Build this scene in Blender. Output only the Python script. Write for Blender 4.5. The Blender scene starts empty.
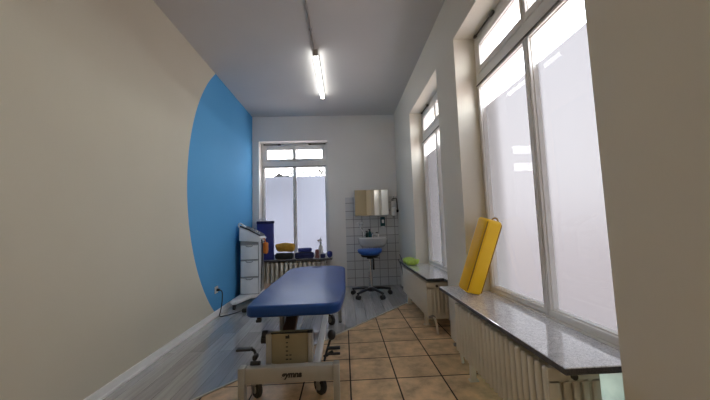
import bpy, bmesh, math, random
from math import sin, cos, pi, radians
from mathutils import Vector, Matrix, noise

random.seed(7)
sc = bpy.context.scene
COL = sc.collection

# ------------------------------------------------------------------ room dimensions (metres)
XL, XR, YB, YR, H = -1.648, 0.996, 5.3545, -2.2, 3.159
CAM_H = 1.1075
SILL = 0.54            # top of the stone sills
HEAD = 2.69            # head of the window niches
G = 0.213              # glass sits this far behind the wall face

# ------------------------------------------------------------------ mesh helpers
def new(): return bmesh.new()

def _merge(bm, tmp, M=None):
    if M is not None: tmp.transform(M)
    me = bpy.data.meshes.new('t'); tmp.to_mesh(me); tmp.free()
    bm.from_mesh(me); bpy.data.meshes.remove(me)

def box(bm, c, s, bev=0, seg=2, M=None):
    t = new(); bmesh.ops.create_cube(t, size=1)
    bmesh.ops.scale(t, vec=s, verts=t.verts)
    if bev: bmesh.ops.bevel(t, geom=list(t.edges), offset=bev, segments=seg, profile=0.5, affect='EDGES')
    bmesh.ops.translate(t, vec=c, verts=t.verts)
    _merge(bm, t, M); return bm

def bx(bm, x0, x1, y0, y1, z0, z1, bev=0, seg=2):
    return box(bm, ((x0+x1)/2, (y0+y1)/2, (z0+z1)/2), (abs(x1-x0), abs(y1-y0), abs(z1-z0)), bev, seg)

def cyl(bm, p0, p1, r, r2=None, seg=16):
    p0, p1 = Vector(p0), Vector(p1); d = p1-p0
    t = new(); bmesh.ops.create_cone(t, cap_ends=True, segments=seg, radius1=r, radius2=r if r2 is None else r2, depth=d.length)
    M = Matrix.Translation((p0+p1)/2) @ d.to_track_quat('Z', 'Y').to_matrix().to_4x4()
    _merge(bm, t, M); return bm

def ball(bm, c, s, u=20, v=12, M=None):
    t = new(); bmesh.ops.create_uvsphere(t, u_segments=u, v_segments=v, radius=1)
    bmesh.ops.scale(t, vec=s if hasattr(s, '__len__') else (s, s, s), verts=t.verts)
    bmesh.ops.translate(t, vec=c, verts=t.verts); _merge(bm, t, M); return bm

def smooth_path(pts, n=6):
    pts = [Vector(p) for p in pts]; out = []
    for i in range(len(pts)-1):
        a, b, c, d = pts[max(i-1, 0)], pts[i], pts[i+1], pts[min(i+2, len(pts)-1)]
        for k in range(n):
            t = k/n
            out.append(.5*((2*b)+(c-a)*t+(2*a-5*b+4*c-d)*t*t+(3*b-a-3*c+d)*t**3))
    out.append(pts[-1]); return out

def tube(bm, pts, r, seg=8, smooth=6, taper=None):
    P = smooth_path(pts, smooth) if smooth else [Vector(p) for p in pts]
    rings = []; up = Vector((0, 0, 1)); n = len(P)
    for i, p in enumerate(P):
        d = (P[min(i+1, n-1)]-P[max(i-1, 0)]).normalized()
        if abs(d.dot(up)) > .98: up = Vector((1, 0, 0)) if abs(d.x) < .9 else Vector((0, 1, 0))
        a = d.cross(up).normalized(); b = a.cross(d).normalized(); up = b
        rr = r if taper is None else r+(taper-r)*i/(n-1)
        rings.append([bm.verts.new(p+a*rr*cos(2*pi*k/seg)+b*rr*sin(2*pi*k/seg)) for k in range(seg)])
    for A, B in zip(rings, rings[1:]):
        for k in range(seg): bm.faces.new((A[k], A[(k+1) % seg], B[(k+1) % seg], B[k]))
    bm.faces.new(rings[0][::-1]); bm.faces.new(rings[-1]); return bm

def lathe(bm, prof, c=(0, 0, 0), seg=24, M=None):
    t = new(); rings = []
    for r, z in prof:
        if r < 1e-6: rings.append([t.verts.new((0, 0, z))])
        else: rings.append([t.verts.new((r*cos(2*pi*k/seg), r*sin(2*pi*k/seg), z)) for k in range(seg)])
    for A, B in zip(rings, rings[1:]):
        for k in range(seg):
            f = [A[k % len(A)], A[(k+1) % len(A)], B[(k+1) % len(B)], B[k % len(B)]]
            g = []
            for v in f:
                if v not in g: g.append(v)
            if len(g) > 2: t.faces.new(g)
    bmesh.ops.recalc_face_normals(t, faces=t.faces)
    bmesh.ops.translate(t, vec=c, verts=t.verts); _merge(bm, t, M); return bm

def prism(bm, pts, z0, z1, bev=0, seg=3, M=None):
    t = new(); f = t.faces.new([t.verts.new((x, y, z0)) for x, y in pts])
    r = bmesh.ops.extrude_face_region(t, geom=[f])
    bmesh.ops.translate(t, vec=(0, 0, z1-z0), verts=[v for v in r['geom'] if isinstance(v, bmesh.types.BMVert)])
    bmesh.ops.recalc_face_normals(t, faces=t.faces)
    if bev:
        E = [e for e in t.edges if abs(e.verts[0].co.z-e.verts[1].co.z) < 1e-6]
        bmesh.ops.bevel(t, geom=E, offset=bev, segments=seg, profile=.5, affect='EDGES')
    _merge(bm, t, M); return bm

def rounded(x0, x1, y0, y1, r, n=6):
    rs = r if isinstance(r, (list, tuple)) else [r]*4      # order: x1y1, x0y1, x0y0, x1y0
    out = []
    for (cx, cy, a0), q in zip(((x1, y1, 0), (x0, y1, 90), (x0, y0, 180), (x1, y0, 270)), rs):
        sx = -1 if cx == x1 else 1; sy = -1 if cy == y1 else 1
        for k in range(n+1):
            a = radians(a0+90*k/n); out.append((cx+sx*q+q*cos(a), cy+sy*q+q*sin(a)))
    return out

def rough_up(bm, amp, scale, seed=0.0):
    for v in bm.verts:
        n = noise.noise_vector(v.co*scale+Vector((seed, seed*1.7, seed*.6)))
        v.co += n*amp

def subdiv_box(c, s, cuts, bev):
    t = new(); bmesh.ops.create_cube(t, size=1)
    bmesh.ops.scale(t, vec=s, verts=t.verts)
    bmesh.ops.bevel(t, geom=list(t.edges), offset=bev, segments=3, profile=.5, affect='EDGES')
    bmesh.ops.subdivide_edges(t, edges=[e for e in t.edges if e.calc_length() > .03], cuts=cuts, use_grid_fill=True)
    bmesh.ops.translate(t, vec=c, verts=t.verts); return t

def obj(name, bm, m, parent=None, smooth=35, loc=None):
    bmesh.ops.recalc_face_normals(bm, faces=bm.faces)
    me = bpy.data.meshes.new(name); bm.to_mesh(me); bm.free()
    if smooth:
        me.shade_smooth(); me.set_sharp_from_angle(angle=radians(smooth))
    me.materials.append(m)
    o = bpy.data.objects.new(name, me); COL.objects.link(o)
    if parent: o.parent = parent
    if loc: o.location = loc
    return o

def tag(o, label, cat, group=None, kind=None):
    o['label'] = label; o['category'] = cat
    if group: o['group'] = group
    if kind: o['kind'] = kind
    return o

def thing(name, label, cat, loc=(0, 0, 0), rz=0, group=None, kind=None):
    o = bpy.data.objects.new(name, None); COL.objects.link(o); o.empty_display_size = .1
    o.location = loc; o.rotation_euler = (0, 0, rz)
    return tag(o, label, cat, group, kind)

def copy_tree(o, parent=None):
    c = o.copy(); COL.objects.link(c); c.parent = parent
    for ch in list(o.children): copy_tree(ch, c)
    return c

def struct(name, bm, m, label, cat, smooth=0):
    return tag(obj(name, bm, m, None, smooth), label, cat, kind='structure')

# ------------------------------------------------------------------ materials
def nodes(name):
    m = bpy.data.materials.new(name); m.use_nodes = True
    nt = m.node_tree; nt.nodes.clear()
    return m, nt, nt.nodes.new('ShaderNodeOutputMaterial')

class NT:
    def __init__(s, nt): s.nt = nt
    def n(s, typ, **kw):
        x = s.nt.nodes.new(typ)
        for k, v in kw.items():
            if k.startswith('_'): setattr(x, k[1:], v)
        return x
    def l(s, a, b): s.nt.links.new(a, b)
    def coord(s): return s.n('ShaderNodeTexCoord').outputs['Object']
    def math(s, op, a, b=None):
        x = s.n('ShaderNodeMath', _operation=op)
        for i, v in enumerate((a, b)):
            if v is None: continue
            if isinstance(v, (int, float)): x.inputs[i].default_value = v
            else: s.l(v, x.inputs[i])
        return x.outputs[0]
    def noise(s, vec, scale, detail=4, rough=.5):
        x = s.n('ShaderNodeTexNoise'); x.inputs['Scale'].default_value = scale
        x.inputs['Detail'].default_value = detail; x.inputs['Roughness'].default_value = rough
        if vec is not None: s.l(vec, x.inputs['Vector'])
        return x.outputs['Fac']
    def mapping(s, vec, loc=(0, 0, 0), rot=(0, 0, 0), scale=(1, 1, 1)):
        x = s.n('ShaderNodeMapping'); s.l(vec, x.inputs['Vector'])
        x.inputs['Location'].default_value = loc; x.inputs['Rotation'].default_value = rot; x.inputs['Scale'].default_value = scale
        return x.outputs[0]
    def ramp(s, fac, stops):
        x = s.n('ShaderNodeValToRGB'); e = x.color_ramp.elements
        while len(e) < len(stops): e.new(.5)
        for el, (p, c) in zip(e, stops): el.position = p; el.color = (*c, 1)
        s.l(fac, x.inputs[0]); return x.outputs[0]
    def mix(s, fac, a, b, mode='MIX'):
        x = s.n('ShaderNodeMix', _data_type='RGBA', _blend_type=mode)
        for i, v in ((0, fac), (6, a), (7, b)):
            if isinstance(v, (int, float)): x.inputs[i].default_value = v
            elif isinstance(v, tuple): x.inputs[i].default_value = (*v, 1)
            else: s.l(v, x.inputs[i])
        return x.outputs[2]
    def bump(s, h, strength, dist=.01):
        x = s.n('ShaderNodeBump'); x.inputs['Strength'].default_value = strength; x.inputs['Distance'].default_value = dist
        s.l(h, x.inputs['Height']); return x.outputs[0]

def principled(N, out, color, rough=.5, metal=0, normal=None, spec=.5, emis=None):
    p = N.n('ShaderNodeBsdfPrincipled')
    for k, v in (('Base Color', color), ('Roughness', rough), ('Metallic', metal)):
        if isinstance(v, tuple): p.inputs[k].default_value = (*v, 1)
        elif isinstance(v, (int, float)): p.inputs[k].default_value = v
        else: N.l(v, p.inputs[k])
    p.inputs['Specular IOR Level'].default_value = spec
    if normal: N.l(normal, p.inputs['Normal'])
    N.l(p.outputs[0], out.inputs[0]); return p

def mat(name, color, rough=.5, metal=0, var=.08, vscale=12, bump=0, bscale=80, spec=.5):
    m, nt, out = nodes(name); N = NT(nt); c = N.coord()
    f = N.noise(c, vscale, 3)
    lo = tuple(x*(1-var) for x in color); hi = tuple(min(1, x*(1+var)) for x in color)
    colr = N.ramp(f, [(.3, lo), (.7, hi)])
    nrm = N.bump(N.noise(c, bscale, 2), bump) if bump else None
    principled(N, out, colr, rough, metal, nrm, spec); return m

def m_plaster(name, color, spots=None):
    m, nt, out = nodes(name); N = NT(nt); c = N.coord()
    f = N.noise(c, 1.3, 4)
    base = N.ramp(f, [(.3, tuple(x*.97 for x in color)), (.7, tuple(min(1, x*1.02) for x in color))])
    nrm = N.bump(N.noise(N.mapping(c, scale=(1, 1, .6)), 55, 3), .12, .004)
    principled(N, out, base, .85, 0, nrm, .2); return m, N, out

M = {}
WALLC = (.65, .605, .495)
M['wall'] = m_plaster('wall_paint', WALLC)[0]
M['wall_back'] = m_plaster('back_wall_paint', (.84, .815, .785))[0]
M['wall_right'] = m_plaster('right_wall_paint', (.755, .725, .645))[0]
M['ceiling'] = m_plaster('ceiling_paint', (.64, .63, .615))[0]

def m_left():
    m, nt, out = nodes('left_wall_paint'); N = NT(nt); c = N.coord()
    sep = N.n('ShaderNodeSeparateXYZ'); N.l(c, sep.inputs[0])
    dy = N.math('SUBTRACT', sep.outputs[1], 5.235); dz = N.math('SUBTRACT', sep.outputs[2], 1.63)
    r = N.math('SQRT', N.math('ADD', N.math('MULTIPLY', dy, dy), N.math('MULTIPLY', dz, dz)))
    inside = N.math('LESS_THAN', r, 2.10)
    f = N.noise(c, 1.1, 4)
    w = N.ramp(f, [(.3, tuple(x*.97 for x in WALLC)), (.7, tuple(x*1.02 for x in WALLC))])
    b = N.ramp(f, [(.3, (.10, .37, .70)), (.7, (.115, .395, .73))])
    nrm = N.bump(N.noise(c, 55, 3), .12, .004)
    principled(N, out, N.mix(inside, w, b), .8, 0, nrm, .2); return m
M['wall_left'] = m_left()

def m_floor_tile():
    m, nt, out = nodes('brown_floor_tile'); N = NT(nt); c = N.coord()
    br = N.n('ShaderNodeTexBrick', _offset=0.0, _squash=1.0)
    N.l(N.mapping(c, loc=(-.016+.33*20, -2.186+.33*20, 0)), br.inputs['Vector'])
    for k, v in (('Scale', 1), ('Brick Width', .33), ('Row Height', .33), ('Mortar Size', .006), ('Mortar Smooth', .3), ('Bias', 0)):
        br.inputs[k].default_value = v
    br.inputs['Color1'].default_value = (.60, .425, .25, 1); br.inputs['Color2'].default_value = (.74, .54, .335, 1)
    br.inputs['Mortar'].default_value = (.035, .022, .014, 1)
    mott = N.ramp(N.noise(c, 6.5, 6, .62), [(.28, (.55, .50, .45)), (.5, (1.0, .97, .92)), (.75, (1.4, 1.36, 1.28))])
    col = N.mix(1.0, br.outputs['Color'], mott, 'MULTIPLY')
    h = N.math('SUBTRACT', 1.0, br.outputs['Fac'])
    nrm = N.bump(N.math('ADD', h, N.math('MULTIPLY', N.noise(c, 14, 3), .3)), .35, .004)
    rough = N.math('ADD', .36, N.math('MULTIPLY', br.outputs['Fac'], .4))
    principled(N, out, col, rough, 0, nrm, .4); return m
M['floor_tile'] = m_floor_tile()

def m_laminate():
    m, nt, out = nodes('grey_laminate'); N = NT(nt); c = N.coord()
    br = N.n('ShaderNodeTexBrick', _offset=.37, _offset_frequency=2)
    N.l(N.mapping(c, rot=(0, 0, radians(90)), loc=(10, 10, 0)), br.inputs['Vector'])
    for k, v in (('Scale', 1), ('Brick Width', 1.2), ('Row Height', .128), ('Mortar Size', .0012), ('Bias', 0)): br.inputs[k].default_value = v
    br.inputs['Color1'].default_value = (.36, .355, .36, 1); br.inputs['Color2'].default_value = (.53, .525, .525, 1)
    br.inputs['Mortar'].default_value = (.17, .165, .16, 1)
    g = N.ramp(N.noise(N.mapping(c, scale=(26, 1.6, 1)), 1.6, 5, .6), [(.3, (.80, .80, .80)), (.7, (1.12, 1.12, 1.12))])
    principled(N, out, N.mix(1.0, br.outputs['Color'], g, 'MULTIPLY'), .17, 0, None, .8).inputs['Coat Weight'].default_value = .6; return m
M['laminate'] = m_laminate()

def m_wall_tile():
    m, nt, out = nodes('white_wall_tile'); N = NT(nt); c = N.coord()
    sep = N.n('ShaderNodeSeparateXYZ'); N.l(c, sep.inputs[0])
    cmb = N.n('ShaderNodeCombineXYZ'); N.l(sep.outputs[0], cmb.inputs[0]); N.l(sep.outputs[2], cmb.inputs[1])
    br = N.n('ShaderNodeTexBrick', _offset=0.0)
    N.l(N.mapping(cmb.outputs[0], loc=(-.03+.15*20, 3.0, 0)), br.inputs['Vector'])
    for k, v in (('Scale', 1), ('Brick Width', .15), ('Row Height', .15), ('Mortar Size', .005), ('Bias', 0)): br.inputs[k].default_value = v
    br.inputs['Color1'].default_value = (.62, .63, .64, 1); br.inputs['Color2'].default_value = (.68, .68, .69, 1)
    br.inputs['Mortar'].default_value = (.27, .27, .28, 1)
    nrm = N.bump(N.math('SUBTRACT', 1.0, br.outputs['Fac']), .3, .003)
    principled(N, out, br.outputs['Color'], .16, 0, nrm); return m
M['wall_tile'] = m_wall_tile()

def m_granite():
    m, nt, out = nodes('grey_granite'); N = NT(nt); c = N.coord()
    v = N.n('ShaderNodeTexVoronoi'); v.inputs['Scale'].default_value = 330; N.l(c, v.inputs['Vector'])
    a = N.ramp(v.outputs['Color'], [(.10, (.36, .37, .41)), (.4, (.74, .76, .81)), (.8, (.93, .94, .97))])
    b = N.ramp(N.noise(c, 60, 4), [(.35, (.75, .75, .77)), (.65, (1, 1, 1))])
    principled(N, out, N.mix(1.0, a, b, 'MULTIPLY'), .10, 0, None, 1.0).inputs['Coat Weight'].default_value = .8; return m
M['granite'] = m_granite()

def m_mint():
    m, nt, out = nodes('pale_green_translucent_panel'); N = NT(nt); c = N.coord()
    col = N.ramp(N.noise(c, 6, 3), [(.38, (.40, .47, .45)), (.6, (.60, .66, .62))])
    t = N.n('ShaderNodeBsdfTranslucent'); N.l(col, t.inputs[0])
    d = N.n('ShaderNodeBsdfDiffuse'); N.l(col, d.inputs[0])
    mx = N.n('ShaderNodeMixShader'); mx.inputs[0].default_value = .55; N.l(t.outputs[0], mx.inputs[1]); N.l(d.outputs[0], mx.inputs[2]); N.l(mx.outputs[0], out.inputs[0])
    return m
M['mint'] = m_mint()
M['granite_edge_shade'] = mat('shaded_granite_edge', (.07, .07, .08), .4, var=.4, vscale=150)  # same granite, darkened so the shade on the sill edges is in its colour

def m_glass(name='window_glass', tint=1.0):
    m, nt, out = nodes(name); N = NT(nt)
    fr = N.n('ShaderNodeFresnel'); fr.inputs[0].default_value = 1.5
    geo = N.n('ShaderNodeNewGeometry')
    fac = N.math('MULTIPLY', N.math('MULTIPLY', fr.outputs[0], .36), N.math('SUBTRACT', 1.0, geo.outputs['Backfacing']))
    t = N.n('ShaderNodeBsdfTransparent'); t.inputs[0].default_value = (tint, tint, tint, 1)
    g = N.n('ShaderNodeBsdfGlossy'); g.inputs['Roughness'].default_value = .01
    mx = N.n('ShaderNodeMixShader'); N.l(fac, mx.inputs[0]); N.l(t.outputs[0], mx.inputs[1]); N.l(g.outputs[0], mx.inputs[2])
    N.l(mx.outputs[0], out.inputs[0]); return m
M['glass'] = m_glass()

def m_film(name, tint):
    m, nt, out = nodes(name); N = NT(nt); c = N.coord()
    t = N.n('ShaderNodeBsdfTranslucent'); t.inputs[0].default_value = (*tint, 1)
    r = N.n('ShaderNodeBsdfRefraction'); r.inputs['Color'].default_value = (*tint, 1)
    r.inputs['Roughness'].default_value = .75; r.inputs['IOR'].default_value = 1.2
    f = N.math('ADD', .50, N.math('MULTIPLY', N.noise(c, 2.0, 2), .05))
    mx = N.n('ShaderNodeMixShader'); N.l(f, mx.inputs[0]); N.l(t.outputs[0], mx.inputs[1]); N.l(r.outputs[0], mx.inputs[2])
    N.l(mx.outputs[0], out.inputs[0]); return m
M['film'] = m_film('frosted_film', (.088, .086, .089)); M['film_end'] = m_film('frosted_film_end', (.080, .086, .104))

def m_emit(name, col, s):
    m, nt, out = nodes(name); N = NT(nt)
    e = N.n('ShaderNodeEmission'); e.inputs[0].default_value = (*col, 1); e.inputs[1].default_value = s
    N.l(e.outputs[0], out.inputs[0]); return m
M['tube'] = m_emit('lamp_diffuser_glow', (1, .985, .95), 11.0)

M['frame'] = mat('white_window_frame', (.78, .77, .75), .35, var=.03)
M['fitting'] = mat('dark_window_fitting', (.10, .09, .08), .4, .6)
M['white'] = mat('white_lacquer', (.86, .86, .86), .35, var=.03)
M['skirt'] = mat('white_skirting', (.90, .89, .87), .4, var=.02)
M['rad'] = mat('cream_radiator_enamel', (.76, .72, .63), .35, var=.05, vscale=6)
M['ceramic'] = mat('white_ceramic', (.88, .88, .88), .1, var=.02)
M['chrome'] = mat('chrome', (.72, .72, .74), .18, 1, var=.02)
M['steel'] = mat('grey_steel', (.35, .35, .36), .35, .8, var=.05)
M['black'] = mat('black_plastic', (.018, .018, .02), .45, var=.2)
M['rubber'] = mat('black_rubber', (.025, .024, .024), .75, var=.2)
M['beige_metal'] = mat('beige_grey_lacquer', (.42, .41, .375), .4, var=.05, vscale=8)
M['beige_panel'] = mat('beige_pedestal_panel', (.33, .28, .17), .45, var=.10, vscale=5)
M['brown'] = mat('dark_brown_lift_arm', (.20, .12, .085), .4, .2)
M['navy_vinyl'] = mat('navy_vinyl', (.012, .058, .26), .34, var=.10, vscale=5, bump=.10, bscale=420)
[n for n in M['navy_vinyl'].node_tree.nodes if n.type == 'BSDF_PRINCIPLED'][0].inputs['Specular Tint'].default_value = (.55, .75, 1.0, 1)
M['navy'] = mat('navy_fabric', (.008, .012, .085), .6, var=.15)
M['navy_side'] = mat('navy_box_board', (.020, .030, .22), .5, var=.1)
M['blue_seat'] = mat('blue_vinyl', (.02, .10, .42), .4, var=.1)
M['yellow'] = mat('yellow_vinyl', (1.0, .58, .004), .45, var=.05, vscale=6, bump=.08, bscale=200)
M['yellow_seam'] = mat('dark_yellow_piping', (.33, .17, .01), .5)
M['mustard'] = mat('mustard_fabric', (.62, .34, .04), .8, var=.15)
M['orange'] = mat('orange_rubber', (.72, .22, .03), .5, var=.12)
M['lime'] = mat('lime_green_towelling', (.50, .70, .13), .9, var=.12, vscale=40, bump=.5, bscale=300)
M['teal'] = mat('dark_teal_plastic', (.015, .09, .10), .3)
M['green_dark'] = mat('dark_green_plastic', (.02, .05, .04), .3)
M['redbrown'] = mat('red_brown_rubber', (.24, .09, .08), .6)
M['clear'] = mat('cloudy_white_plastic', (.74, .74, .74), .3, var=.04)
M['drawer'] = mat('light_grey_drawer', (.86, .86, .86), .4, var=.03)
M['body_grey'] = mat('mid_grey_cabinet', (.30, .30, .30), .45, var=.03)
M['mirror'] = mat('mirror_silver', (.86, .86, .84), .02, 1, var=.0)
M['ink'] = mat('black_print', (.02, .02, .02), .6)
M['conduit'] = mat('grey_conduit', (.36, .33, .30), .5)
M['bark'] = mat('grey_brown_bark', (.010, .008, .007), 1.0, var=.25, spec=0)
M['leaf'] = mat('dull_green_leaves', (.010, .013, .007), 1.0, var=.3, spec=0)
M['roof'] = mat('dark_roof_tiles', (.022, .02, .02), 1.0, var=.2, spec=0)
M['pave'] = mat('pinkish_pavement', (.56, .45, .41), .9, var=.06, vscale=2)
M['transition'] = mat('pale_floor_trim', (.52, .48, .42), .4, .2)

# ------------------------------------------------------------------ room shell
W1 = (1.075, 2.385)     # near window niche in y
W2 = (2.865, 4.10)      # far window niche in y
WB = (-1.53, -.27)      # end window niche in x
XO, YO = XR+.40, YB+.40

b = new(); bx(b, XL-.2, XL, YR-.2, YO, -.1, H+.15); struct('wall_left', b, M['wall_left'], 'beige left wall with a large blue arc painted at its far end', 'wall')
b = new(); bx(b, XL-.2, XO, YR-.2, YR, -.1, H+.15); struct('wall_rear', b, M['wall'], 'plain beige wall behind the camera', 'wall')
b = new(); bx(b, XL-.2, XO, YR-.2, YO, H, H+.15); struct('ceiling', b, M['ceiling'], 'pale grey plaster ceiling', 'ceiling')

b = new()
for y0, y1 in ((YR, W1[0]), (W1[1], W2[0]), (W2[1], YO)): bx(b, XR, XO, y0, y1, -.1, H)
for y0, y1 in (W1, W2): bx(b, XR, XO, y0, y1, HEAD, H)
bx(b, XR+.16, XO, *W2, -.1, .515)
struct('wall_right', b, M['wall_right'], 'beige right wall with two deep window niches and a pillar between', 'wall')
b = new(); bx(b, XR+.16, XO, *W1, -.1, .06); bx(b, XR+.19, XR+.20, *W1, .06, .515); bx(b, XR+.16, XO, *W1, .49, .515)
struct('wall_right_niche', b, M['mint'], 'pale green translucent panel behind the nearer radiator', 'wall panel')

b = new()
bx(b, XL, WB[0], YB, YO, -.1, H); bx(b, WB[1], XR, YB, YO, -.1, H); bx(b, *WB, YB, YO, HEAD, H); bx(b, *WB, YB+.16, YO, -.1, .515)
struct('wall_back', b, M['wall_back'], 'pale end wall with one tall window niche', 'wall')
b = new(); bx(b, .035, XR, YB-.008, YB, 0, 1.605); struct('wall_back_tiles', b, M['wall_tile'], 'white square tiles on the end wall around the basin', 'wall tiles')

# floors: brown tile, with grey laminate over the far left part, divided by a diagonal
DA, DB = (-1.648, 1.325), (.996, 4.30)
b = new(); bx(b, XL, XR+.16, YR, YB, -.1, 0); struct('floor', b, M['floor_tile'], 'brown stone-look floor tiles with dark grout', 'floor')
b = new(); prism(b, [DA, DB, (XR, YB), (XL, YB)], 0, .004); struct('floor_laminate', b, M['laminate'], 'grey wood-look laminate floor on the far left side', 'floor')
b = new()
d = (Vector(DB)-Vector(DA)).normalized(); n_ = Vector((d.y, -d.x))*.009
prism(b, [tuple(Vector(DA)+n_), tuple(Vector(DB)+n_), tuple(Vector(DB)-n_), tuple(Vector(DA)-n_)], 0, .007)
struct('trim_1', b, M['transition'], 'thin diagonal strip between laminate and tiles', 'floor trim')
b = new(); bx(b, XL, XL+.016, YR, YB, 0, .078, .004); bx(b, XL, XL+.024, YR, YB, .004, .026, .003)
struct('baseboard_left', b, M['skirt'], 'white baseboard along the left wall', 'baseboard')
b = new(); bx(b, XL-60, XO+60, YR-60, YO+60, -.35, -.2); struct('ground', b, M['pave'], 'pale pavement outside the windows', 'ground')

# ------------------------------------------------------------------ windows
def rect_frame(bm, u0, u1, z0, z1, wl, wr, wb, wt, v0, v1, bev=.005):
    bx(bm, u0, u0+wl, v0, v1, z0, z1, bev); bx(bm, u1-wr, u1, v0, v1, z0, z1, bev)
    bx(bm, u0+wl, u1-wr, v0, v1, z0, z0+wb, bev); bx(bm, u0+wl, u1-wr, v0, v1, z1-wt, z1, bev)

def window(n, label, loc, rz, W, mu=0):
    root = thing('window_%d' % n, label, 'window', loc, rz, kind='structure')
    h = W/2; fw = .034
    b = new()
    bx(b, -h, -h+fw, .18, .255, .515, HEAD, .004); bx(b, h-fw, h, .18, .255, .515, HEAD, .004)
    bx(b, -h+fw, h-fw, .18, .255, HEAD-.055, HEAD, .004); bx(b, -h+fw, h-fw, .16, .255, .515, .55, .004)
    bx(b, -h+fw, h-fw, .175, .255, 2.262, 2.345, .004)
    bx(b, mu-.01, mu+.01, .165, .25, .55, 2.262, .003); bx(b, mu-.01, mu+.01, .175, .25, 2.345, HEAD-.055, .003)
    bx(b, -h+fw, h-fw, .160, .180, 2.247, 2.262, .003)         # drip moulding under the transom
    obj('window_frame', b, M['frame'], root)
    for u0, u1 in ((-h+fw, mu-.01), (mu+.01, h-fw)):
        for z0, z1 in ((.55, 2.262), (2.345, HEAD-.055)):
            low = z0 < 1
            wo, wi = (.026, .017) if low else (.072, .017)
            wl, wr = (wo, wi) if u0 < 0 else (wi, wo)
            wb, wt = (.036, .036) if low else (.046, .062)
            b = new(); rect_frame(b, u0+.001, u1-.001, z0+.001, z1-.001, wl, wr, wb, wt, .168, .215)
            rect_frame(b, u0+.001+wl, u1-.001-wr, z0+.001+wb, z1-.001-wt, .005, .005, .006, .006, .185, .215, 0)
            s = obj('sash', b, M['frame'], root)
            b = new(); b.faces.new([b.verts.new(p) for p in ((u0+wl, G, z0+wb), (u1-wr, G, z0+wb), (u1-wr, G, z1-wt), (u0+wl, G, z1-wt))])
            p = obj('pane', b, M['glass'], s, 0)
            if p.data.polygons[0].normal.y > 0: p.data.flip_normals()
            if low:
                b = new(); b.faces.new([b.verts.new(q) for q in ((u0+wl-.008, G+.003, z0+wb-.008), (u1-wr+.008, G+.003, z0+wb-.008), (u1-wr+.008, G+.003, 2.058), (u0+wl-.008, G+.003, 2.058))])
                obj('frosted_film', b, M['film_end' if n == 3 else 'film'], s, 0)
    # dark top-light opening gear along the head, dark seal line along the transom
    b = new()
    for sgn in (-1, 1):
        cyl(b, (sgn*(h-.04), .166, HEAD-.018), (sgn*(h-.34), .166, HEAD-.022), .007, seg=8)
        box(b, (sgn*(h-.34), .166, HEAD-.022), (.05, .022, .022), .004)
        box(b, (sgn*(h-.06), .166, HEAD-.018), (.03, .022, .02), .004)
    obj('opening_gear', b, M['fitting'], root)
    b = new(); bx(b, -h+fw, h-fw, .158, .167, 2.240, 2.247); obj('seal_strip', b, M['fitting'], root, 0)
    return root

w1 = window(1, 'tall white window nearer the camera, frosted panes, yellow cushion before it', (XR, sum(W1)/2, 0), -pi/2, W1[1]-W1[0], .03)
w2 = window(2, 'tall white frosted window in the far niche of the right wall', (XR, sum(W2)/2, 0), -pi/2, W2[1]-W2[0])
w3 = window(3, 'tall frosted window in the end wall beside the blue wall', (sum(WB)/2, YB, 0), 0, WB[1]-WB[0], -.01)

def sill(name, win, pts, label):
    b = new(); prism(b, pts, SILL-.028, SILL, .003, 1)
    bmesh.ops.transform(b, matrix=win.matrix_basis.inverted(), verts=b.verts)
    o = obj('window_sill', b, M['granite'], win, 20); o.data.materials.append(M['granite_edge_shade'])
    for p in o.data.polygons: p.material_index = 0 if p.normal.z > .5 else 1  # side and under faces take the shade-darkened granite
bpy.context.view_layer.update()
FX = .822
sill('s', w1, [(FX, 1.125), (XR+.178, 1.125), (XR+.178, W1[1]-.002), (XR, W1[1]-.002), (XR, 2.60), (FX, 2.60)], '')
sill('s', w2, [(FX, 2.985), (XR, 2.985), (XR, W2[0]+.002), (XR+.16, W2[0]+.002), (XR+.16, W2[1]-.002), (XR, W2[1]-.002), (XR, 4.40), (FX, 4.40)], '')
FY = YB-.19
sill('s', w3, [(XL+.03, FY), (-.22, FY), (-.22, YB), (WB[1]-.002, YB), (WB[1]-.002, YB+.16), (WB[0]+.002, YB+.16), (WB[0]+.002, YB), (XL+.03, YB)], '')

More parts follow.
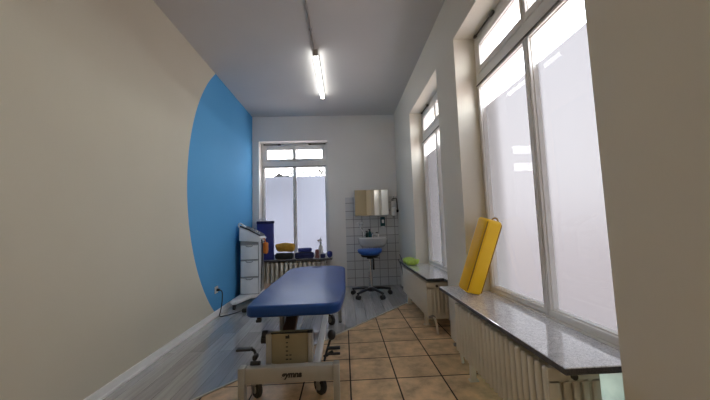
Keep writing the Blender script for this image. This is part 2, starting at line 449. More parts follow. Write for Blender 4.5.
# ------------------------------------------------------------------ column radiators
ZB, ZT = .125, .490
DEP = .215
def section_mesh():
    b = new(); n = 5; cw = .03; gap = (DEP-n*cw)/(n-1)
    for k in range(n):
        x = k*(cw+gap); bx(b, x, x+cw, -.0145, .0145, ZB+(.004 if k in (0, 4) else .02), ZT-(.006 if k in (0, 4) else .03), .0125, 3)
    bx(b, .012, DEP-.012, -.011, .011, ZT-.055, ZT-.008, .008, 2)
    bx(b, .012, DEP-.012, -.011, .011, ZB+.006, ZB+.05, .008, 2)
    cyl(b, (.1, -.025, ZT-.04), (.1, .025, ZT-.04), .018, seg=12)
    cyl(b, (.1, -.025, ZB+.03), (.1, .025, ZB+.03), .018, seg=12)
    return obj('section', b, M['rad'])
SEC = section_mesh()
first = True
def radiator(label, loc, rz, length, pipes, p=.05):
    global first
    root = thing('radiator', label, 'radiator', loc, rz, 'cream column radiators under the windows')
    n = int(length/p)
    for k in range(n):
        o = SEC if first else SEC.copy()
        if not first: COL.objects.link(o)
        first = False
        o.parent = root; o.scale = (1, p/.05, 1); o.location = (0, (k+.5)*p, 0)
    b = new(); bx(b, -.003, DEP+.003, -.012, .0, ZT-.062, ZT, .003); bx(b, -.003, DEP+.003, -.012, 0, ZB, ZB+.04, .003)
    for x0, x1 in ((-.003, .045), (.062, .086), (.103, .127), (.144, .168), (.185, DEP+.003)): bx(b, x0, x1, -.012, 0, ZB+.03, ZT-.05, .002)
    obj('end_panel', b, M['rad'], root)
    b = new(); cyl(b, (.105, -.022, ZT-.036), (.105, -.01, ZT-.036), .013, seg=12); obj('vent_plug', b, M['fitting'], root)
    for y in (.2, n*p-.2):
        b = new(); bx(b, .02, .06, y-.012, y+.012, 0, ZB+.01, .004); bx(b, .01, .075, y-.02, y+.02, 0, .01, .003); obj('foot', b, M['rad'], root)
    for y, s in pipes:
        b = new(); tube(b, [(.045, y, ZB+.03), (.045, y+s*.045, ZB+.028), (.06, y+s*.065, ZB-.005), (.075, y+s*.065, .0)], .011, 10, 5)
        v = obj('pipe', b, M['rad'], root)
        b = new(); cyl(b, (.045, y+s*.012, ZB+.03), (.045, y+s*.045, ZB+.03), .019, seg=12); cyl(b, (.045, y+s*.03, ZB+.03), (.0, y+s*.03, ZB+.03), .015, .012, seg=12)
        obj('valve', b, M['steel'], v)
    return root
radiator('cream column radiator under the nearer sill, the one with the yellow cushion', (.828, 1.245, 0), 0, 1.05, [(1.05, 1)])
radiator('cream column radiator under the far sill with the green cloth', (.828, 3.04, 0), 0, 1.25, [(-.012, -1)])
radiator('pale column radiator under the end window, behind the treatment table', (-.34, 5.175, 0), pi/2, 1.13, [(-.012, -1)], .08)

# ------------------------------------------------------------------ ceiling lamp and conduit
def lamp(y0, y1, label):
    root = thing('ceiling_lamp', label, 'lamp', (-.28, (y0+y1)/2, H))
    L = (y1-y0)/2
    b = new(); bx(b, -.03, .03, -L, L, -.028, 0, .006); obj('housing', b, M['white'], root)
    b = new(); bx(b, -.027, .027, -L+.02, L-.02, -.070, -.026, .014, 4); obj('diffuser', b, M['tube'], root)
    for s in (-1, 1):
        b = new(); bx(b, -.030, .030, s*L-.012, s*L+.012, -.077, 0, .006); obj('end_cap', b, M['conduit'], root)
lamp(3.27, 4.47, 'long lit white tube lamp on the ceiling')
b = new(); tube(b, [(-.29, 0, H-.0095), (-.29, 1.6, H-.0095), (-.29, 3.25, H-.0095)], .0105, 8, 0)
for y in (.5, 1.3, 2.1, 2.9): box(b, (-.29, y, H-.011), (.034, .016, .022), .003)
tag(obj('cable_conduit', b, M['conduit']), 'thin grey conduit running along the ceiling to the lamp', 'conduit')

# ------------------------------------------------------------------ treatment table
T = thing('treatment_table', 'navy padded treatment table on a beige lifting frame', 'treatment table', (-.335, 2.0, 0))
def tz(y): return -.003*y          # the top falls slightly toward its far end
b = new(); base = rounded(-.338, .334, -.05, 1.80, [.22, .24, .05, .09], 8)
def taper(x, y): return (x*(1-.13*max(0, (.62-y)/.67)**1.6) if x > 0 else x*(1-.07*max(0, (.45-y)/.5)**1.5), y)
pts = []
for i, (x, y) in enumerate(base):
    pts.append((x, y))
    x2, y2 = base[(i+1) % len(base)]
    if abs(y2-y) > .6: pts += [(x+(x2-x)*k/12, y+(y2-y)*k/12) for k in range(1, 12)]
prism(b, [taper(*p) for p in pts], .527, .602, .022, 4)
for v in b.verts: v.co.z += tz(v.co.y)
up = obj('upholstery', b, M['navy_vinyl'], T, 60)
b = new(); ball(b, (0, 0, 0), (.068, .05, .012)); bmesh.ops.translate(b, vec=(-.01, 1.70, .600+tz(1.7)), verts=b.verts); obj('face_hole_plug', b, M['navy'], up)
b = new(); bx(b, -.26, .24, .20, 1.66, .505, .526, .004); bx(b, -.24, -.20, .25, 1.6, .48, .506, .004); bx(b, .18, .22, .25, 1.6, .48, .506, .004)
obj('top_frame', b, M['black'], T)
b = new(); bx(b, -.26, -.235, .02, .06, .495, .526, .004); box(b, (-.248, .03, .49), (.035, .03, .02), .005); obj('release_latch', b, M['black'], T)
b = new(); bx(b, -.31, .243, -.075, -.02, .135, .232, .008); obj('front_beam', b, M['beige_metal'], T)
for x in (-.348, .242):
    b = new(); bx(b, x, x+.040, -.085, -.02, .015, .238, .008); ft = obj('leg', b, M['beige_metal'], T)
    b = new(); cyl(b, (x+.02, -.052, 0), (x+.02, -.052, .02), .018, seg=16); obj('rubber_foot', b, M['rubber'], ft)
b = new(); bx(b, -.31, .243, 1.42, 1.475, .115, .20, .008); obj('rear_beam', b, M['beige_metal'], T)
for x in (-.348, .242):
    b = new(); bx(b, x, x+.040, 1.415, 1.48, .015, .25, .008); ft = obj('leg', b, M['beige_metal'], T)
    b = new(); cyl(b, (x+.02, 1.447, 0), (x+.02, 1.447, .02), .018, seg=16); obj('rubber_foot', b, M['rubber'], ft)
for x in (-.13, .12):
    b = new(); bx(b, x-.025, x+.025, -.02, 1.43, .135, .185, .006); obj('base_rail', b, M['white'], T)
# pedestal with the height scale
b = new(); pts = [(-.215, .20), (-.215, .055)]+[(-.215+.33*k/10, .055-.035*sin(pi*k/10)) for k in range(1, 10)]+[(.115, .055), (.115, .20)]
prism(b, [(-.168, .10), (-.168, .04)]+[(-.168+.24*k/12, .04-.022*sin(pi*k/12)) for k in range(1, 12)]+[(.072, .04), (.072, .10)], .205, .398, .003, 1)
ped = obj('pedestal', b, M['beige_panel'], T, 30)
for x0, x1 in ((-.204, -.169), (.073, .104)):
    b = new(); bx(b, x0, x1, .03, .11, .20, .396, .004); obj('side_panel', b, M['beige_metal'], ped)
b = new(); bx(b, -.172, .076, .032, .042, .396, .404, .002); bx(b, .07, .106, .03, .045, .394, .410, .003); obj('pedestal_lid', b, M['black'], ped)
def fy(x): return .0385-.022*sin(pi*(x+.168)/.24)-.0006
def tick(x, z, w, h):
    b = new(); box(b, (x, fy(x), z), (w, .003, h)); obj('scale_mark', b, M['ink'], ped, 0)
b = new(); prism(b, [(-.071, .371), (-.045, .371), (-.045, .389), (-.048, .389), (-.048, .395), (-.056, .395), (-.056, .387), (-.071, .389)], 0, .003, M=Matrix.Translation((0, fy(-.058)+.0015, 0)) @ Matrix.Rotation(pi/2, 4, 'X'))
obj('symbol', b, M['ink'], ped, 0)
for k, z in enumerate((.345, .318, .292, .266, .240)):
    tick(-.062, z, .013+.001*k, .006)
    if k > 2: tick(-.040, z, .014, .006)
# lettering on the front beam
cu = bpy.data.curves.new('lettering', 'FONT'); cu.body = 'gymna'; cu.size = .048; cu.extrude = .0008; cu.shear = .25; cu.align_x = 'CENTER'; cu.align_y = 'CENTER'; cu.offset = .0026
to = bpy.data.objects.new('lettering_source', cu); COL.objects.link(to)
bpy.context.view_layer.update()
me = bpy.data.meshes.new_from_object(to.evaluated_get(bpy.context.evaluated_depsgraph_get()))
bpy.data.objects.remove(to); me.materials.clear(); me.materials.append(M['ink'])
me.transform(Matrix.Translation((-.018, -.0765, .186)) @ Matrix.Rotation(pi/2, 4, 'X'))
lo = bpy.data.objects.new('lettering', me); COL.objects.link(lo); lo.parent = T
# lifting arms
b = new()
t = new(); bmesh.ops.create_cube(t, size=1); bmesh.ops.scale(t, vec=(.085, .80, .06), verts=t.verts)
bmesh.ops.bevel(t, geom=list(t.edges), offset=.006, segments=2, affect='EDGES')
_merge(b, t, Matrix.Translation((-.10, .53, .425)) @ Matrix.Rotation(radians(4), 4, 'Z') @ Matrix.Rotation(radians(10), 4, 'X'))
obj('lift_arm', b, M['brown'], T)
b = new(); bx(b, -.165, -.135, .27, .32, .20, .506, .005); obj('support_post', b, M['steel'], T)
b = new(); cyl(b, (-.232, .06, .388), (-.203, .06, .388), .026, seg=18); cyl(b, (-.24, .07, .355), (-.203, .07, .355), .028, seg=18); obj('adjusting_knob', b, M['black'], T)
# pedals
b = new(); tube(b, [(-.265, -.02, .235), (-.27, .02, .28), (-.29, .03, .305), (-.36, .02, .315)], .009, 8, 4)
cyl(b, (-.28, -.04, .25), (-.22, -.04, .25), .013, seg=12); box(b, (-.34, .02, .315), (.095, .05, .014), .005); box(b, (-.262, .0, .272), (.028, .05, .028), .006)
obj('foot_pedal', b, M['black'], T)
b = new(); tube(b, [(.185, -.03, .24), (.20, .03, .28), (.225, .06, .345)], .008, 8, 4); ball(b, (.23, .065, .365), (.028, .028, .034)); obj('lever', b, M['black'], T)
b = new(); box(b, (.245, .02, .296), (.085, .04, .009), .003); box(b, (.245, .0, .268), (.085, .03, .008), .003); cyl(b, (.18, .0, .25), (.24, .01, .28), .010, seg=10)
obj('foot_pedal', b, M['black'], T)
def table_caster(x, y):
    r = .058
    b = new(); cyl(b, (x, y, .09), (x, y, .155), .010, seg=10); bx(b, x-.024, x+.024, y-.02, y+.03, .085, .1, .005)
    bx(b, x-.026, x-.020, y-.02, y+.03, .03, .095, .002); bx(b, x+.020, x+.026, y-.02, y+.03, .03, .095, .002)
    c = obj('caster', b, M['steel'], T)
    b = new()
    lathe(b, [(0, -.017), (.03, -.017), (r-.006, -.016), (r, -.010), (r, .010), (r-.006, .016), (.03, .017), (0, .017)], seg=24,
          M=Matrix.Translation((x, y+.008, r+.001)) @ Matrix.Rotation(radians(40), 4, 'Z') @ Matrix.Rotation(pi/2, 4, 'Y'))
    obj('wheel', b, M['rubber'], c)
    b = new(); q = Matrix.Translation((x, y+.008, r+.001)) @ Matrix.Rotation(radians(40), 4, 'Z') @ Matrix.Rotation(pi/2, 4, 'Y')
    lathe(b, [(0, -.019), (.028, -.019), (.028, .019), (0, .019)], seg=18, M=q); obj('wheel_hub', b, M['beige_metal'], c)
for x, y in ((-.265, .03), (.15, .03), (-.265, 1.36), (.165, 1.36)): table_caster(x, y)

# ------------------------------------------------------------------ instrument trolley
R = thing('instrument_trolley', 'light grey drawer trolley with a slanted control top by blue wall', 'trolley', (-1.44, 4.68, 0), radians(4)); R.scale = (.90, 1, .985)
b = new(); bx(b, -.15, .15, -.18, .2, .12, .93, .012); obj('body', b, M['body_grey'], R)
for z0, z1 in ((.135, .375), (.39, .63), (.645, .865)):
    b = new(); bx(b, -.14, .14, -.200, -.181, z0, z1, .006); dr = obj('drawer', b, M['drawer'], R)
    b = new(); pts = [(-.055+.11*k/8, -.016*sin(pi*k/8)) for k in range(9)]
    t = new(); prism(t, pts, -.212, -.198); bmesh.ops.transform(t, matrix=Matrix.Rotation(-pi/2, 4, 'X'), verts=t.verts)
    bmesh.ops.scale(t, vec=(1, 1, 1), verts=t.verts)
    t.free()
    tube(b, [(-.055, -.203, z1-.012), (-.03, -.207, z1-.026), (.03, -.207, z1-.026), (.055, -.203, z1-.012)], .006, 8, 4)
    bx(b, -.14, .14, -.203, -.199, z1-.008, z1-.002)
    obj('handle', b, M['steel'], dr)
for x in (.155,):
    b = new(); tube(b, [(x, -.17, .14), (x+.012, -.18, .5), (x+.005, -.18, .95)], .016, 10, 5); obj('side_post', b, M['white'], R)
b = new(); t = new(); prism(t, [(-.165, .93), (.165, .90), (.20, .96), (.15, 1.0), (-.02, 1.09), (-.165, 1.14)], -.2, .2, .012, 2)
_merge(b, t, Matrix.Rotation(pi/2, 4, 'X')); con = obj('console', b, M['white'], R)
b = new(); t = new(); prism(t, [(-.165, 1.142), (-.02, 1.092), (.15, 1.002), (.17, .99), (.175, 1.0), (.155, 1.018), (-.01, 1.11), (-.165, 1.162)], -.19, .205)
_merge(b, t, Matrix.Rotation(pi/2, 4, 'X')); obj('control_panel', b, M['black'], con)
for x, z in ((-.10, 1.142), (.02, 1.105), (.09, 1.067), (.13, 1.045)):
    b = new(); cyl(b, (x, -.10, z-.02), (x+.008, -.10, z+.012), .018, seg=14); obj('control_knob', b, M['white'], con)
b = new(); tube(b, [(-.155, -.19, 1.12), (-.165, -.23, 1.17), (-.13, -.23, 1.19), (-.06, -.21, 1.14)], .012, 8, 5); obj('push_handle', b, M['drawer'], R)
b = new(); tube(b, [(.16, -.14, .96), (.2, -.17, .90), (.21, -.17, .70), (.185, -.17, .40), (.17, -.15, .2)], .010, 8, 6); obj('probe_cable', b, M['black'], R)
b = new(); prism(b, [(-.15, .2), (.16, .2), (.18, -.12), (.15, -.20), (.04, -.25), (-.09, -.56), (-.16, -.58), (-.18, -.54), (-.16, -.2)], .075, .125, .014, 3); obj('base', b, M['white'], R)
b = subdiv_box((0, 0, 0), (.09, .12, .19), 2, .035); rough_up(b, .012, 14, 3); bmesh.ops.translate(b, vec=(.225, -.02, .80), verts=b.verts); tube(b, [(.19, -.02, .96), (.215, -.02, .93), (.225, -.02, .86)], .008, 8, 4); obj('side_pouch', b, M['orange'], R, 60)
for x, y in ((-.135, -.53), (.13, -.16), (-.12, .15), (.12, .15)):
    b = new(); bx(b, x-.02, x+.02, y-.02, y+.03, .055, .085, .006); c = obj('caster', b, M['black'], R)
    b = new(); cyl(b, (x-.016, y+.01, .036), (x+.016, y+.01, .036), .035, seg=20); obj('wheel', b, M['rubber'], c)

# wall socket and its cable
S = thing('wall_socket', 'white wall socket with black plug low on blue arc', 'socket', (XL, 3.86, .335))
b = new(); bx(b, 0, .011, -.042, .042, -.042, .042, .004); obj('cover', b, M['white'], S)
b = new(); cyl(b, (.008, .0, 0), (.014, .0, 0), .026, seg=20); obj('insert', b, M['clear'], S)
b = new(); cyl(b, (.012, .0, 0), (.05, .0, -.003), .018, .013, seg=16); obj('plug', b, M['black'], S)
b = new(); tube(b, [(XL+.05, 3.86, .332), (XL+.075, 3.87, .30), (XL+.07, 3.88, .17), (XL+.055, 3.87, .06), (XL+.06, 3.84, .015), (XL+.12, 3.87, .010), (XL+.20, 3.96, .010), (XL+.265, 4.02, .02)], .006, 8, 8)
tag(obj('power_cable', b, M['black']), 'black power cable from the wall socket to the trolley', 'cable')
b = new(); box(b, (-1.30, 4.02, .03), (.13, .10, .05), .014, 3); fp = obj('foot_switch', b, M['black'])
tag(fp, 'small black foot switch on the laminate before trolley', 'foot switch')

# ------------------------------------------------------------------ things on the end sill
def soft(name, c, s, m, label, cat, amp=.008, seed=1, parent=None, bev=.02, rz=0, group=None):
    b = subdiv_box((0, 0, 0), s, 2, min(bev, min(s)*.45)); rough_up(b, amp, 14, seed)
    zmin = min(v.co.z for v in b.verts)
    bmesh.ops.translate(b, vec=(0, 0, -zmin), verts=b.verts)
    o = obj(name, b, m, parent, 60); o.location = c; o.rotation_euler = (0, 0, rz)
    if label: tag(o, label, cat, group)
    return o
ST = SILL+.001
B = thing('storage_box', 'tall navy box at the left end of the end sill', 'box', (-1.39, 5.272, ST), radians(11))
b = new(); bx(b, -.14, .14, -.10, .10, 0, .63, .006); obj('carcass', b, M['navy_side'], B)
b = new(); bx(b, -.146, .146, -.106, .106, .63, .675, .008); obj('lid', b, M['navy'], B)
b = new(); tube(b, [(-.10, 0, .674), (-.095, 0, .71), (-.05, 0, .722), (-.005, 0, .71), (0, 0, .674)], .009, 8, 5); obj('handle', b, M['clear'], B)
soft('dark_mat', (-1.06, 5.255, ST), (.31, .15, .105), M['black'], 'folded black mat under the mustard cushion', 'mat', .007, 5, bev=.03)
soft('mustard_cushion', (-1.045, 5.255, ST+.115), (.33, .14, .14), M['mustard'], 'crumpled mustard cushion on a black mat', 'cushion', .034, 6, bev=.05, rz=radians(2))
soft('navy_towel', (-.71, 5.255, ST), (.33, .15, .10), M['navy'], 'wide folded navy towel, lower of two on end sill', 'towel', .006, 8, bev=.03)
soft('navy_pouch', (-.70, 5.255, ST+.108), (.24, .14, .07), M['navy_side'], 'smaller navy pouch lying on the wide navy towel', 'pouch', .006, 9, bev=.025)
b = new(); lathe(b, [(0, 0), (.034, 0), (.040, .02), (.028, .06), (.036, .10), (.03, .145), (0, .15)]); rough_up(b, .004, 20, 4)
tag(obj('massage_roller', b, M['redbrown'], loc=(-.487, 5.235, ST)), 'small red-brown roller standing left of the spray bottle', 'roller')
K = thing('spray_bottle', 'white spray bottle with dark trigger on the end sill', 'bottle', (-.43, 5.345, ST))
b = new(); lathe(b, [(0, 0), (.04, 0), (.044, .01), (.044, .15), (.036, .19), (.016, .225), (.015, .25), (0, .25)]); obj('bottle_body', b, M['clear'], K)
b = new(); cyl(b, (0, 0, .245), (0, 0, .275), .018, seg=14); box(b, (-.012, 0, .30), (.07, .024, .035), .007); tube(b, [(-.03, 0, .29), (-.045, 0, .265), (-.04, 0, .235)], .006, 8, 4); cyl(b, (-.045, 0, .305), (-.06, 0, .305), .008, seg=10); cyl(b, (.0, 0, .31), (.0, 0, .36), .006, seg=8)
obj('trigger', b, M['steel'], K)
soft('navy_pad', (-.385, 5.215, ST), (.085, .08, .07), M['navy'], 'low navy pad in front of the spray bottle', 'pad', .005, 11, bev=.02)
soft('navy_ball', (-.265, 5.25, ST), (.095, .10, .115), M['navy_side'], 'rounded navy ball at the right end of end sill', 'ball', .003, 12, bev=.04)

# ------------------------------------------------------------------ wash place
WB_ = thing('wash_basin', 'white wash basin with chrome tap on white tiles', 'basin', (.51, YB-.009, .0))
b = new()
def basin_ring(w, d, z, y0=0):
    out = []
    for k in range(33):
        a = pi*k/32; x = -w*cos(a); y = -d*(abs(sin(a))**.75)
        out.append((x, y+y0, z))
    return out
t = new()
prof = [(.20, .25, .70, 0), (.245, .36, .76, 0), (.262, .42, .835, 0), (.265, .43, .858, 0), (.258, .422, .865, 0), (.235, .39, .858, -.0), (.22, .36, .80, -.07), (.15, .26, .755, -.09), (.02, .15, .745, -.1)]
rings = []
for w, d, z, y0 in prof:
    if y0 < 0: rings.append([t.verts.new((x, y*(1+y0*1.0)+y0*.6, z)) for x, y, _ in basin_ring(w, d, z)])
    else: rings.append([t.verts.new(p) for p in basin_ring(w, d, z)])
for A, Bq in zip(rings, rings[1:]):
    for k in range(32): t.faces.new((A[k], A[k+1], Bq[k+1], Bq[k]))
t.faces.new(rings[0]); t.faces.new(rings[-1])
back = [r[0] for r in rings]+[r[-1] for r in rings][::-1]
_merge(b, t)
bx(b, -.255, .255, -.075, 0, .80, .868, .012)
obj('bowl', b, M['ceramic'], WB_, 50)
b = new(); cyl(b, (0, -.055, .865), (0, -.055, .935), .022, .018); tube(b, [(0, -.055, .92), (0, -.09, .95), (0, -.16, .945), (0, -.165, .925)], .012, 10, 5); box(b, (0, -.05, .95), (.02, .07, .014), .005)
obj('tap', b, M['chrome'], WB_)
b = new(); cyl(b, (0, -.2, .55), (0, -.2, .71), .016); cyl(b, (0, -.2, .54), (0, -.2, .60), .035); tube(b, [(0, -.2, .57), (.0, -.12, .60), (0, 0, .60)], .016, 10, 4); obj('drain_trap', b, M['chrome'], WB_)
for x in (-.09, .09):
    b = new(); tube(b, [(x, 0, .58), (x, -.04, .58), (x*.7, -.06, .66), (x*.3, -.06, .80)], .008, 8, 4); cyl(b, (x, -.03, .58), (x, -.07, .58), .016); obj('water_hose', b, M['steel'], WB_)
Cb = thing('mirror_cabinet', 'mirror-fronted cabinet on the tiles above the basin', 'mirror cabinet', (.507, YB-.009, 1.26))
b = new(); bx(b, -.305, .305, -.115, 0, 0, .46, .004); obj('carcass', b, M['clear'], Cb)
for x0, x1 in ((-.305, -.005), (-.001, .305)):
    b = new(); bx(b, x0, x1, -.134, -.116, 0, .46, .002, 1); obj('mirror_door', b, M['mirror'], Cb, 20)
def bottle(x, y, z, m, label, h=.11):
    o = thing('soap_bottle', label, 'bottle', (x, y, z), 0)
    b = new(); lathe(b, [(0, 0), (.026, 0), (.03, .008), (.03, h*.65), (.022, h*.78), (.012, h*.84), (.012, h*.9), (0, h*.9)], seg=18); obj('bottle_body', b, m, o)
    b = new(); cyl(b, (0, 0, h*.88), (0, 0, h*1.1), .012, seg=12); box(b, (-.012, 0, h*1.12), (.04, .016, .012), .004); obj('pump', b, M['black'], o)
bottle(.415, YB-.055, .869, M['green_dark'], 'left dark soap bottle on the basin rim', .10)
bottle(.60, YB-.05, .869, M['clear'], 'pale soap bottle right of the tap', .075)
bottle(.465, YB-.04, .869, M['teal'], 'taller dark teal pump bottle beside the basin tap', .13)
D = thing('soap_dispenser', 'dark teal soap dispenser on the tiles under the mirror', 'dispenser', (.705, YB-.009, 1.06))
b = new(); bx(b, -.042, .042, -.075, 0, 0, .17, .012, 3); obj('housing', b, M['teal'], D)
b = new(); bx(b, -.025, .025, -.085, -.02, -.025, .004, .006); obj('push_bar', b, M['clear'], D)
b = new(); bx(b, -.02, .02, -.078, -.074, .06, .12); obj('sight_window', b, M['white'], D)
Q = thing('tumbler_holder', 'white tumbler in a chrome holder left of the tap', 'tumbler', (.31, YB-.009, 1.10))
b = new(); cyl(b, (0, 0, .0), (0, -.012, .0), .022); tube(b, [(0, -.01, 0), (0, -.035, 0)], .006, 8, 0)
t = [(.04*cos(2*pi*k/16), -.075+.04*sin(2*pi*k/16), 0) for k in range(17)]; tube(b, t, .005, 8, 0); obj('ring', b, M['chrome'], Q)
b = new(); lathe(b, [(0, -.05), (.028, -.05), (.036, .05), (.033, .05), (.026, -.045), (0, -.045)], (0, -.075, 0)); obj('tumbler', b, M['ceramic'], Q)
b = new(); tube(b, [(.215, YB-.02, 1.13), (.22, YB-.05, 1.13), (.28, YB-.05, 1.15)], .007, 8, 3); tube(b, [(.25, YB-.03, 1.14), (.29, YB-.05, 1.05), (.34, YB-.06, .97), (.35, YB-.05, .90)], .008, 8, 5)
tag(obj('shower_hose', b, M['ceramic']), 'thin white hose hanging on the tiles left of basin', 'hose')
# elbow-lever dispenser in the corner
E = thing('elbow_dispenser', 'white wall dispenser with dark elbow lever in corner', 'dispenser', (.915, YB-.009, 1.30))
b = new(); bx(b, -.052, .048, -.085, 0, -.06, .10, .02, 4); obj('housing', b, M['ceramic'], E)
b = new(); bx(b, -.04, .04, -.09, -.01, .10, .21, .014, 3); obj('bottle', b, M['clear'], E)
b = new(); tube(b, [(-.02, -.05, .215), (-.02, -.05, .25), (.04, -.09, .26), (.055, -.10, .2), (.06, -.10, .05)], .008, 8, 4); ball(b, (.06, -.10, .03), (.022, .022, .03)); obj('elbow_lever', b, M['black'], E)
b = new(); cyl(b, (-.01, -.05, -.06), (-.01, -.05, -.09), .012); obj('nozzle', b, M['steel'], E)
b = new(); tube(b, [(.955, 5.28, .46), (.945, 4.95, .38), (.925, 4.72, .24), (.935, 4.74, .13), (.945, 4.95, .03), (.95, 5.15, .012)], .007, 8, 8)
tube(b, [(.962, 5.15, .56), (.95, 4.85, .47), (.93, 4.62, .40), (.93, 4.60, .25), (.94, 4.75, .12)], .006, 8, 8)
tag(obj('hanging_cable', b, M['black']), 'dark cable looping down past the far sill end', 'cable')

# ------------------------------------------------------------------ stool
K = thing('work_stool', 'blue saddle stool on five black castered legs before basin', 'stool', (.395, 4.62, 0), 0)
b = new(); ball(b, (0, 0, 0), (.195, .165, .060), 32, 16)
for v in b.verts:
    v.co.z += .9*v.co.x**2*(1 if v.co.z > -.02 else .6)
    if v.co.z < -.045: v.co.z = -.045
bmesh.ops.translate(b, vec=(0, 0, .668), verts=b.verts); obj('seat', b, M['blue_seat'], K, 60)
b = new(); cyl(b, (0, 0, .60), (0, 0, .625), .13, .15, 24); bx(b, -.05, .05, -.05, .05, .57, .605, .006); obj('seat_plate', b, M['black'], K)
b = new(); cyl(b, (0, 0, .36), (0, 0, .60), .024, seg=16); cyl(b, (0, 0, .10), (0, 0, .37), .034, seg=20); obj('gas_column', b, M['chrome'], K)
b = new(); bx(b, .03, .062, -.05, -.01, .40, .575, .008); tube(b, [(.03, -.02, .585), (.09, -.03, .585), (.15, -.04, .575)], .006, 8, 3); obj('height_lever', b, M['black'], K)
b = new(); lathe(b, [(0, .075), (.05, .075), (.055, .10), (.045, .135), (.03, .14), (0, .14)]); hub = obj('hub', b, M['black'], K)
for k in range(5):
    a = radians(-62+72*k); dx, dy = cos(a), sin(a)
    b = new(); tube(b, [(dx*.03, dy*.03, .115), (dx*.17, dy*.17, .112), (dx*.315, dy*.315, .090)], .025, 10, 4, .017); lg = obj('leg', b, M['black'], K)
    b = new(); cyl(b, (dx*.305, dy*.305, .055), (dx*.305, dy*.305, .085), .010, seg=10)
    px, py = -dy, dx
    for s in (-1, 1): cyl(b, (dx*.305+px*s*.006, dy*.305+py*s*.006, .034), (dx*.305+px*s*.026, dy*.305+py*s*.028, .034), .033, seg=18)
    obj('caster', b, M['rubber'], lg)

# ------------------------------------------------------------------ yellow cushion and green cloth on the right-hand sills
Yc = thing('bolster_cushion', 'yellow block cushion leaning in the nearer window niche', 'cushion', (.962, 2.300, SILL))
ax = Vector((.170, -.085, .56)); Lc = .585
q = ax.to_track_quat('Z', 'Y').to_matrix().to_4x4() @ Matrix.Rotation(radians(38), 4, 'Z')
b = new(); box(b, (0, 0, Lc/2), (.132, .138, Lc), .026, 4)
bmesh.ops.transform(b, matrix=q, verts=b.verts); zmin = min(v.co.z for v in b.verts)
Tm = Matrix.Translation((0, 0, -zmin+.001)) @ q
bmesh.ops.translate(b, vec=(0, 0, -zmin+.001), verts=b.verts); body = obj('cover', b, M['yellow'], Yc, 60)
b = new()
for sx, sy in ((-1, -1), (1, -1), (-1, 1)):
    cyl(b, Tm @ Vector((sx*.0598, sy*.0628, .02)), Tm @ Vector((sx*.0598, sy*.0628, Lc-.02)), .0042, seg=8)
obj('piping', b, M['yellow_seam'], body)
b = new(); tube(b, [Tm @ Vector(p) for p in ((.03, -.035, Lc-.004), (.02, -.05, Lc+.02), (.0, -.066, Lc+.006), (-.01, -.068, Lc-.04))], .006, 8, 5); obj('carry_loop', b, M['yellow_seam'], Yc)

b = subdiv_box((0, 0, 0), (.16, .34, .06), 5, .025); rough_up(b, .022, 17, 3.3); rough_up(b, .008, 45, 1.3)
zmin = min(v.co.z for v in b.verts); bmesh.ops.translate(b, vec=(0, 0, -zmin), verts=b.verts)
tag(obj('cleaning_cloth', b, M['lime'], None, 60, (.912, 4.08, SILL+.001)), 'crumpled lime green cloth on the far sill', 'cloth')

# ------------------------------------------------------------------ trees outside
def tree(name, label, loc, h, crown_r, seed, leaves=500, density=5):
    rnd = random.Random(seed)
    root = thing(name, label, 'tree', loc)
    bt, bl = new(), new()
    tips = []
    def grow(p, d, L, r, lev):
        q = p+d*L; mid = (p+q)/2+Vector((rnd.uniform(-1, 1), rnd.uniform(-1, 1), rnd.uniform(-.3, .3)))*L*.08
        tube(bt, [p, mid, q], max(r, .022), 5 if lev < 2 else 4, 0, max(r*.65, .018))
        if lev >= density: tips.append(q); return
        for k in range(3 if lev < 3 else 2):
            nd = (d+Vector((rnd.uniform(-1, 1), rnd.uniform(-1, 1), rnd.uniform(-.35, .75)))*.8).normalized()
            grow(q, nd, L*rnd.uniform(.66, .82), r*.62, lev+1)
    grow(Vector((0, 0, 0)), Vector((0, 0, 1)), h*.42, .13, 0)
    zt = max(t.z for t in tips); s = h/zt
    bmesh.ops.scale(bt, vec=(crown_r/1.4, crown_r/1.4, s), verts=bt.verts)
    for k in range(leaves):
        t = rnd.choice(tips); p = Vector((t.x*crown_r/1.4, t.y*crown_r/1.4, t.z*s))+Vector([rnd.gauss(0, .09) for _ in range(3)])
        a = Vector([rnd.uniform(-1, 1) for _ in range(3)]).normalized(); c = a.orthogonal().normalized(); z = rnd.uniform(.04, .075)
        bl.faces.new([bl.verts.new(p+a*z), bl.verts.new(p+c*z*.6), bl.verts.new(p-a*z), bl.verts.new(p-c*z*.6)])
    obj('trunk', bt, M['bark'], root); obj('foliage', bl, M['leaf'], root, 0)
tree('tree', 'leafy tree top seen through the end window, right pane', (-1.28, 14.5, -.2), 4.3, .85, 3, 420)
Hs = thing('house', 'distant dark roofed house peeking above the end window film', 'house', (-3.43, 16.0, -.2))
b = new(); bx(b, -1.6, 1.6, 0, 4, 0, 3.1); obj('wall', b, M['white'], Hs, 0)
b = new(); t = new(); prism(t, [(-1.85, 3.0), (0, 4.22), (1.85, 3.0), (1.85, 2.9), (0, 4.08), (-1.85, 2.9)], -4.2, .2); _merge(b, t, Matrix.Rotation(pi/2, 4, 'X')); rf = obj('roof', b, M['roof'], Hs, 0)
b = new(); t = new(); prism(t, [(-1.6, 3.1), (0, 4.1), (1.6, 3.1)], -.05, 0); _merge(b, t, Matrix.Rotation(pi/2, 4, 'X')); obj('gable', b, M['roof'], Hs, 0)
b = new(); bx(b, .12, .28, 1.0, 1.3, 3.6, 4.28); obj('chimney', b, M['roof'], rf, 0)
tree('tree', 'tree seen through the clear strip of far side window', (4.35, 12.6, -.2), 5.6, 1.5, 11, 500)

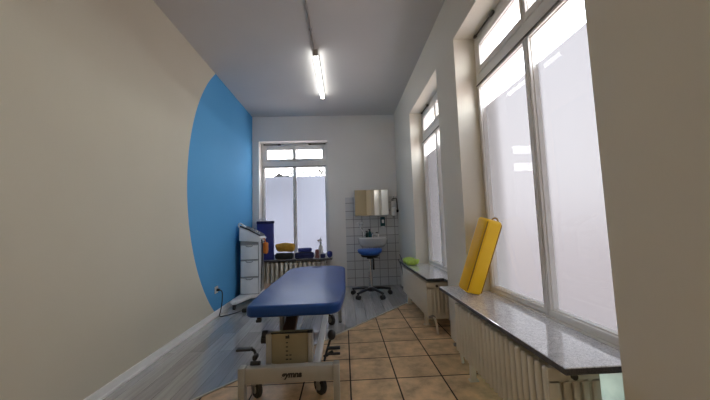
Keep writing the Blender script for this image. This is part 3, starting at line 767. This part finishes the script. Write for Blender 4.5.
# ------------------------------------------------------------------ sky, added fill lights, camera
w = bpy.data.worlds.new('overcast_sky'); sc.world = w; w.use_nodes = True
nt = w.node_tree; nt.nodes.clear(); N = NT(nt); out = nt.nodes.new('ShaderNodeOutputWorld')
tc = N.n('ShaderNodeTexCoord'); sep = N.n('ShaderNodeSeparateXYZ'); N.l(tc.outputs['Generated'], sep.inputs[0])
colr = N.ramp(N.math('ADD', N.math('MULTIPLY', sep.outputs[2], .5), .5), [(.48, (.86, .86, .88)), (.56, (1.0, 1.0, 1.0)), (.95, (.80, .88, 1.0))])
bg = N.n('ShaderNodeBackground'); N.l(colr, bg.inputs[0]); bg.inputs[1].default_value = 11.3; N.l(bg.outputs[0], out.inputs[0])

def area(name, loc, rot, sx, sy, power, col):
    l = bpy.data.lights.new(name, 'AREA'); l.shape = 'RECTANGLE'; l.size = sx; l.size_y = sy; l.energy = power; l.color = col
    o = bpy.data.objects.new(name, l); COL.objects.link(o); o.location = loc; o.rotation_euler = rot
area('rear_wall_fill', (-.78, YR+.02, 1.6), (pi/2, 0, pi), 1.6, 3.0, 3.5, (1.0, .90, .77))  # added warm fill over the unseen rear wall, no real fixture
area('rear_ceiling_fill', (-.35, -.9, H-.03), (0, 0, 0), 1.2, 1.6, 7, (1.0, .92, .80))  # added overhead fill behind the camera, stands for no known lamp

f, pt, ro, yw = 292.18, .0837, -.031, .0404
r0 = Vector((cos(yw), -sin(yw), 0)); F = Vector((sin(yw)*cos(pt), cos(yw)*cos(pt), sin(pt))); u0 = r0.cross(F)
Rv = cos(ro)*r0+sin(ro)*u0; Uv = -sin(ro)*r0+cos(ro)*u0
cd = bpy.data.cameras.new('camera'); cam = bpy.data.objects.new('camera', cd); COL.objects.link(cam)
cd.sensor_fit = 'HORIZONTAL'; cd.sensor_width = 36; cd.lens = 36*f/710; cd.clip_start = .05; cd.clip_end = 300
cam.matrix_world = Matrix(((Rv.x, Uv.x, -F.x, 0), (Rv.y, Uv.y, -F.y, 0), (Rv.z, Uv.z, -F.z, CAM_H), (0, 0, 0, 1)))
sc.camera = cam
sc.view_settings.view_transform = 'Standard'; sc.view_settings.look = 'None'; sc.view_settings.exposure = 0; sc.view_settings.gamma = 1
sc.cycles.use_denoising = True
sc.cycles.max_bounces = 14; sc.cycles.diffuse_bounces = 8; sc.cycles.transparent_max_bounces = 16
sc.cycles.sample_clamp_indirect = 10
sc.cycles.caustics_reflective = False
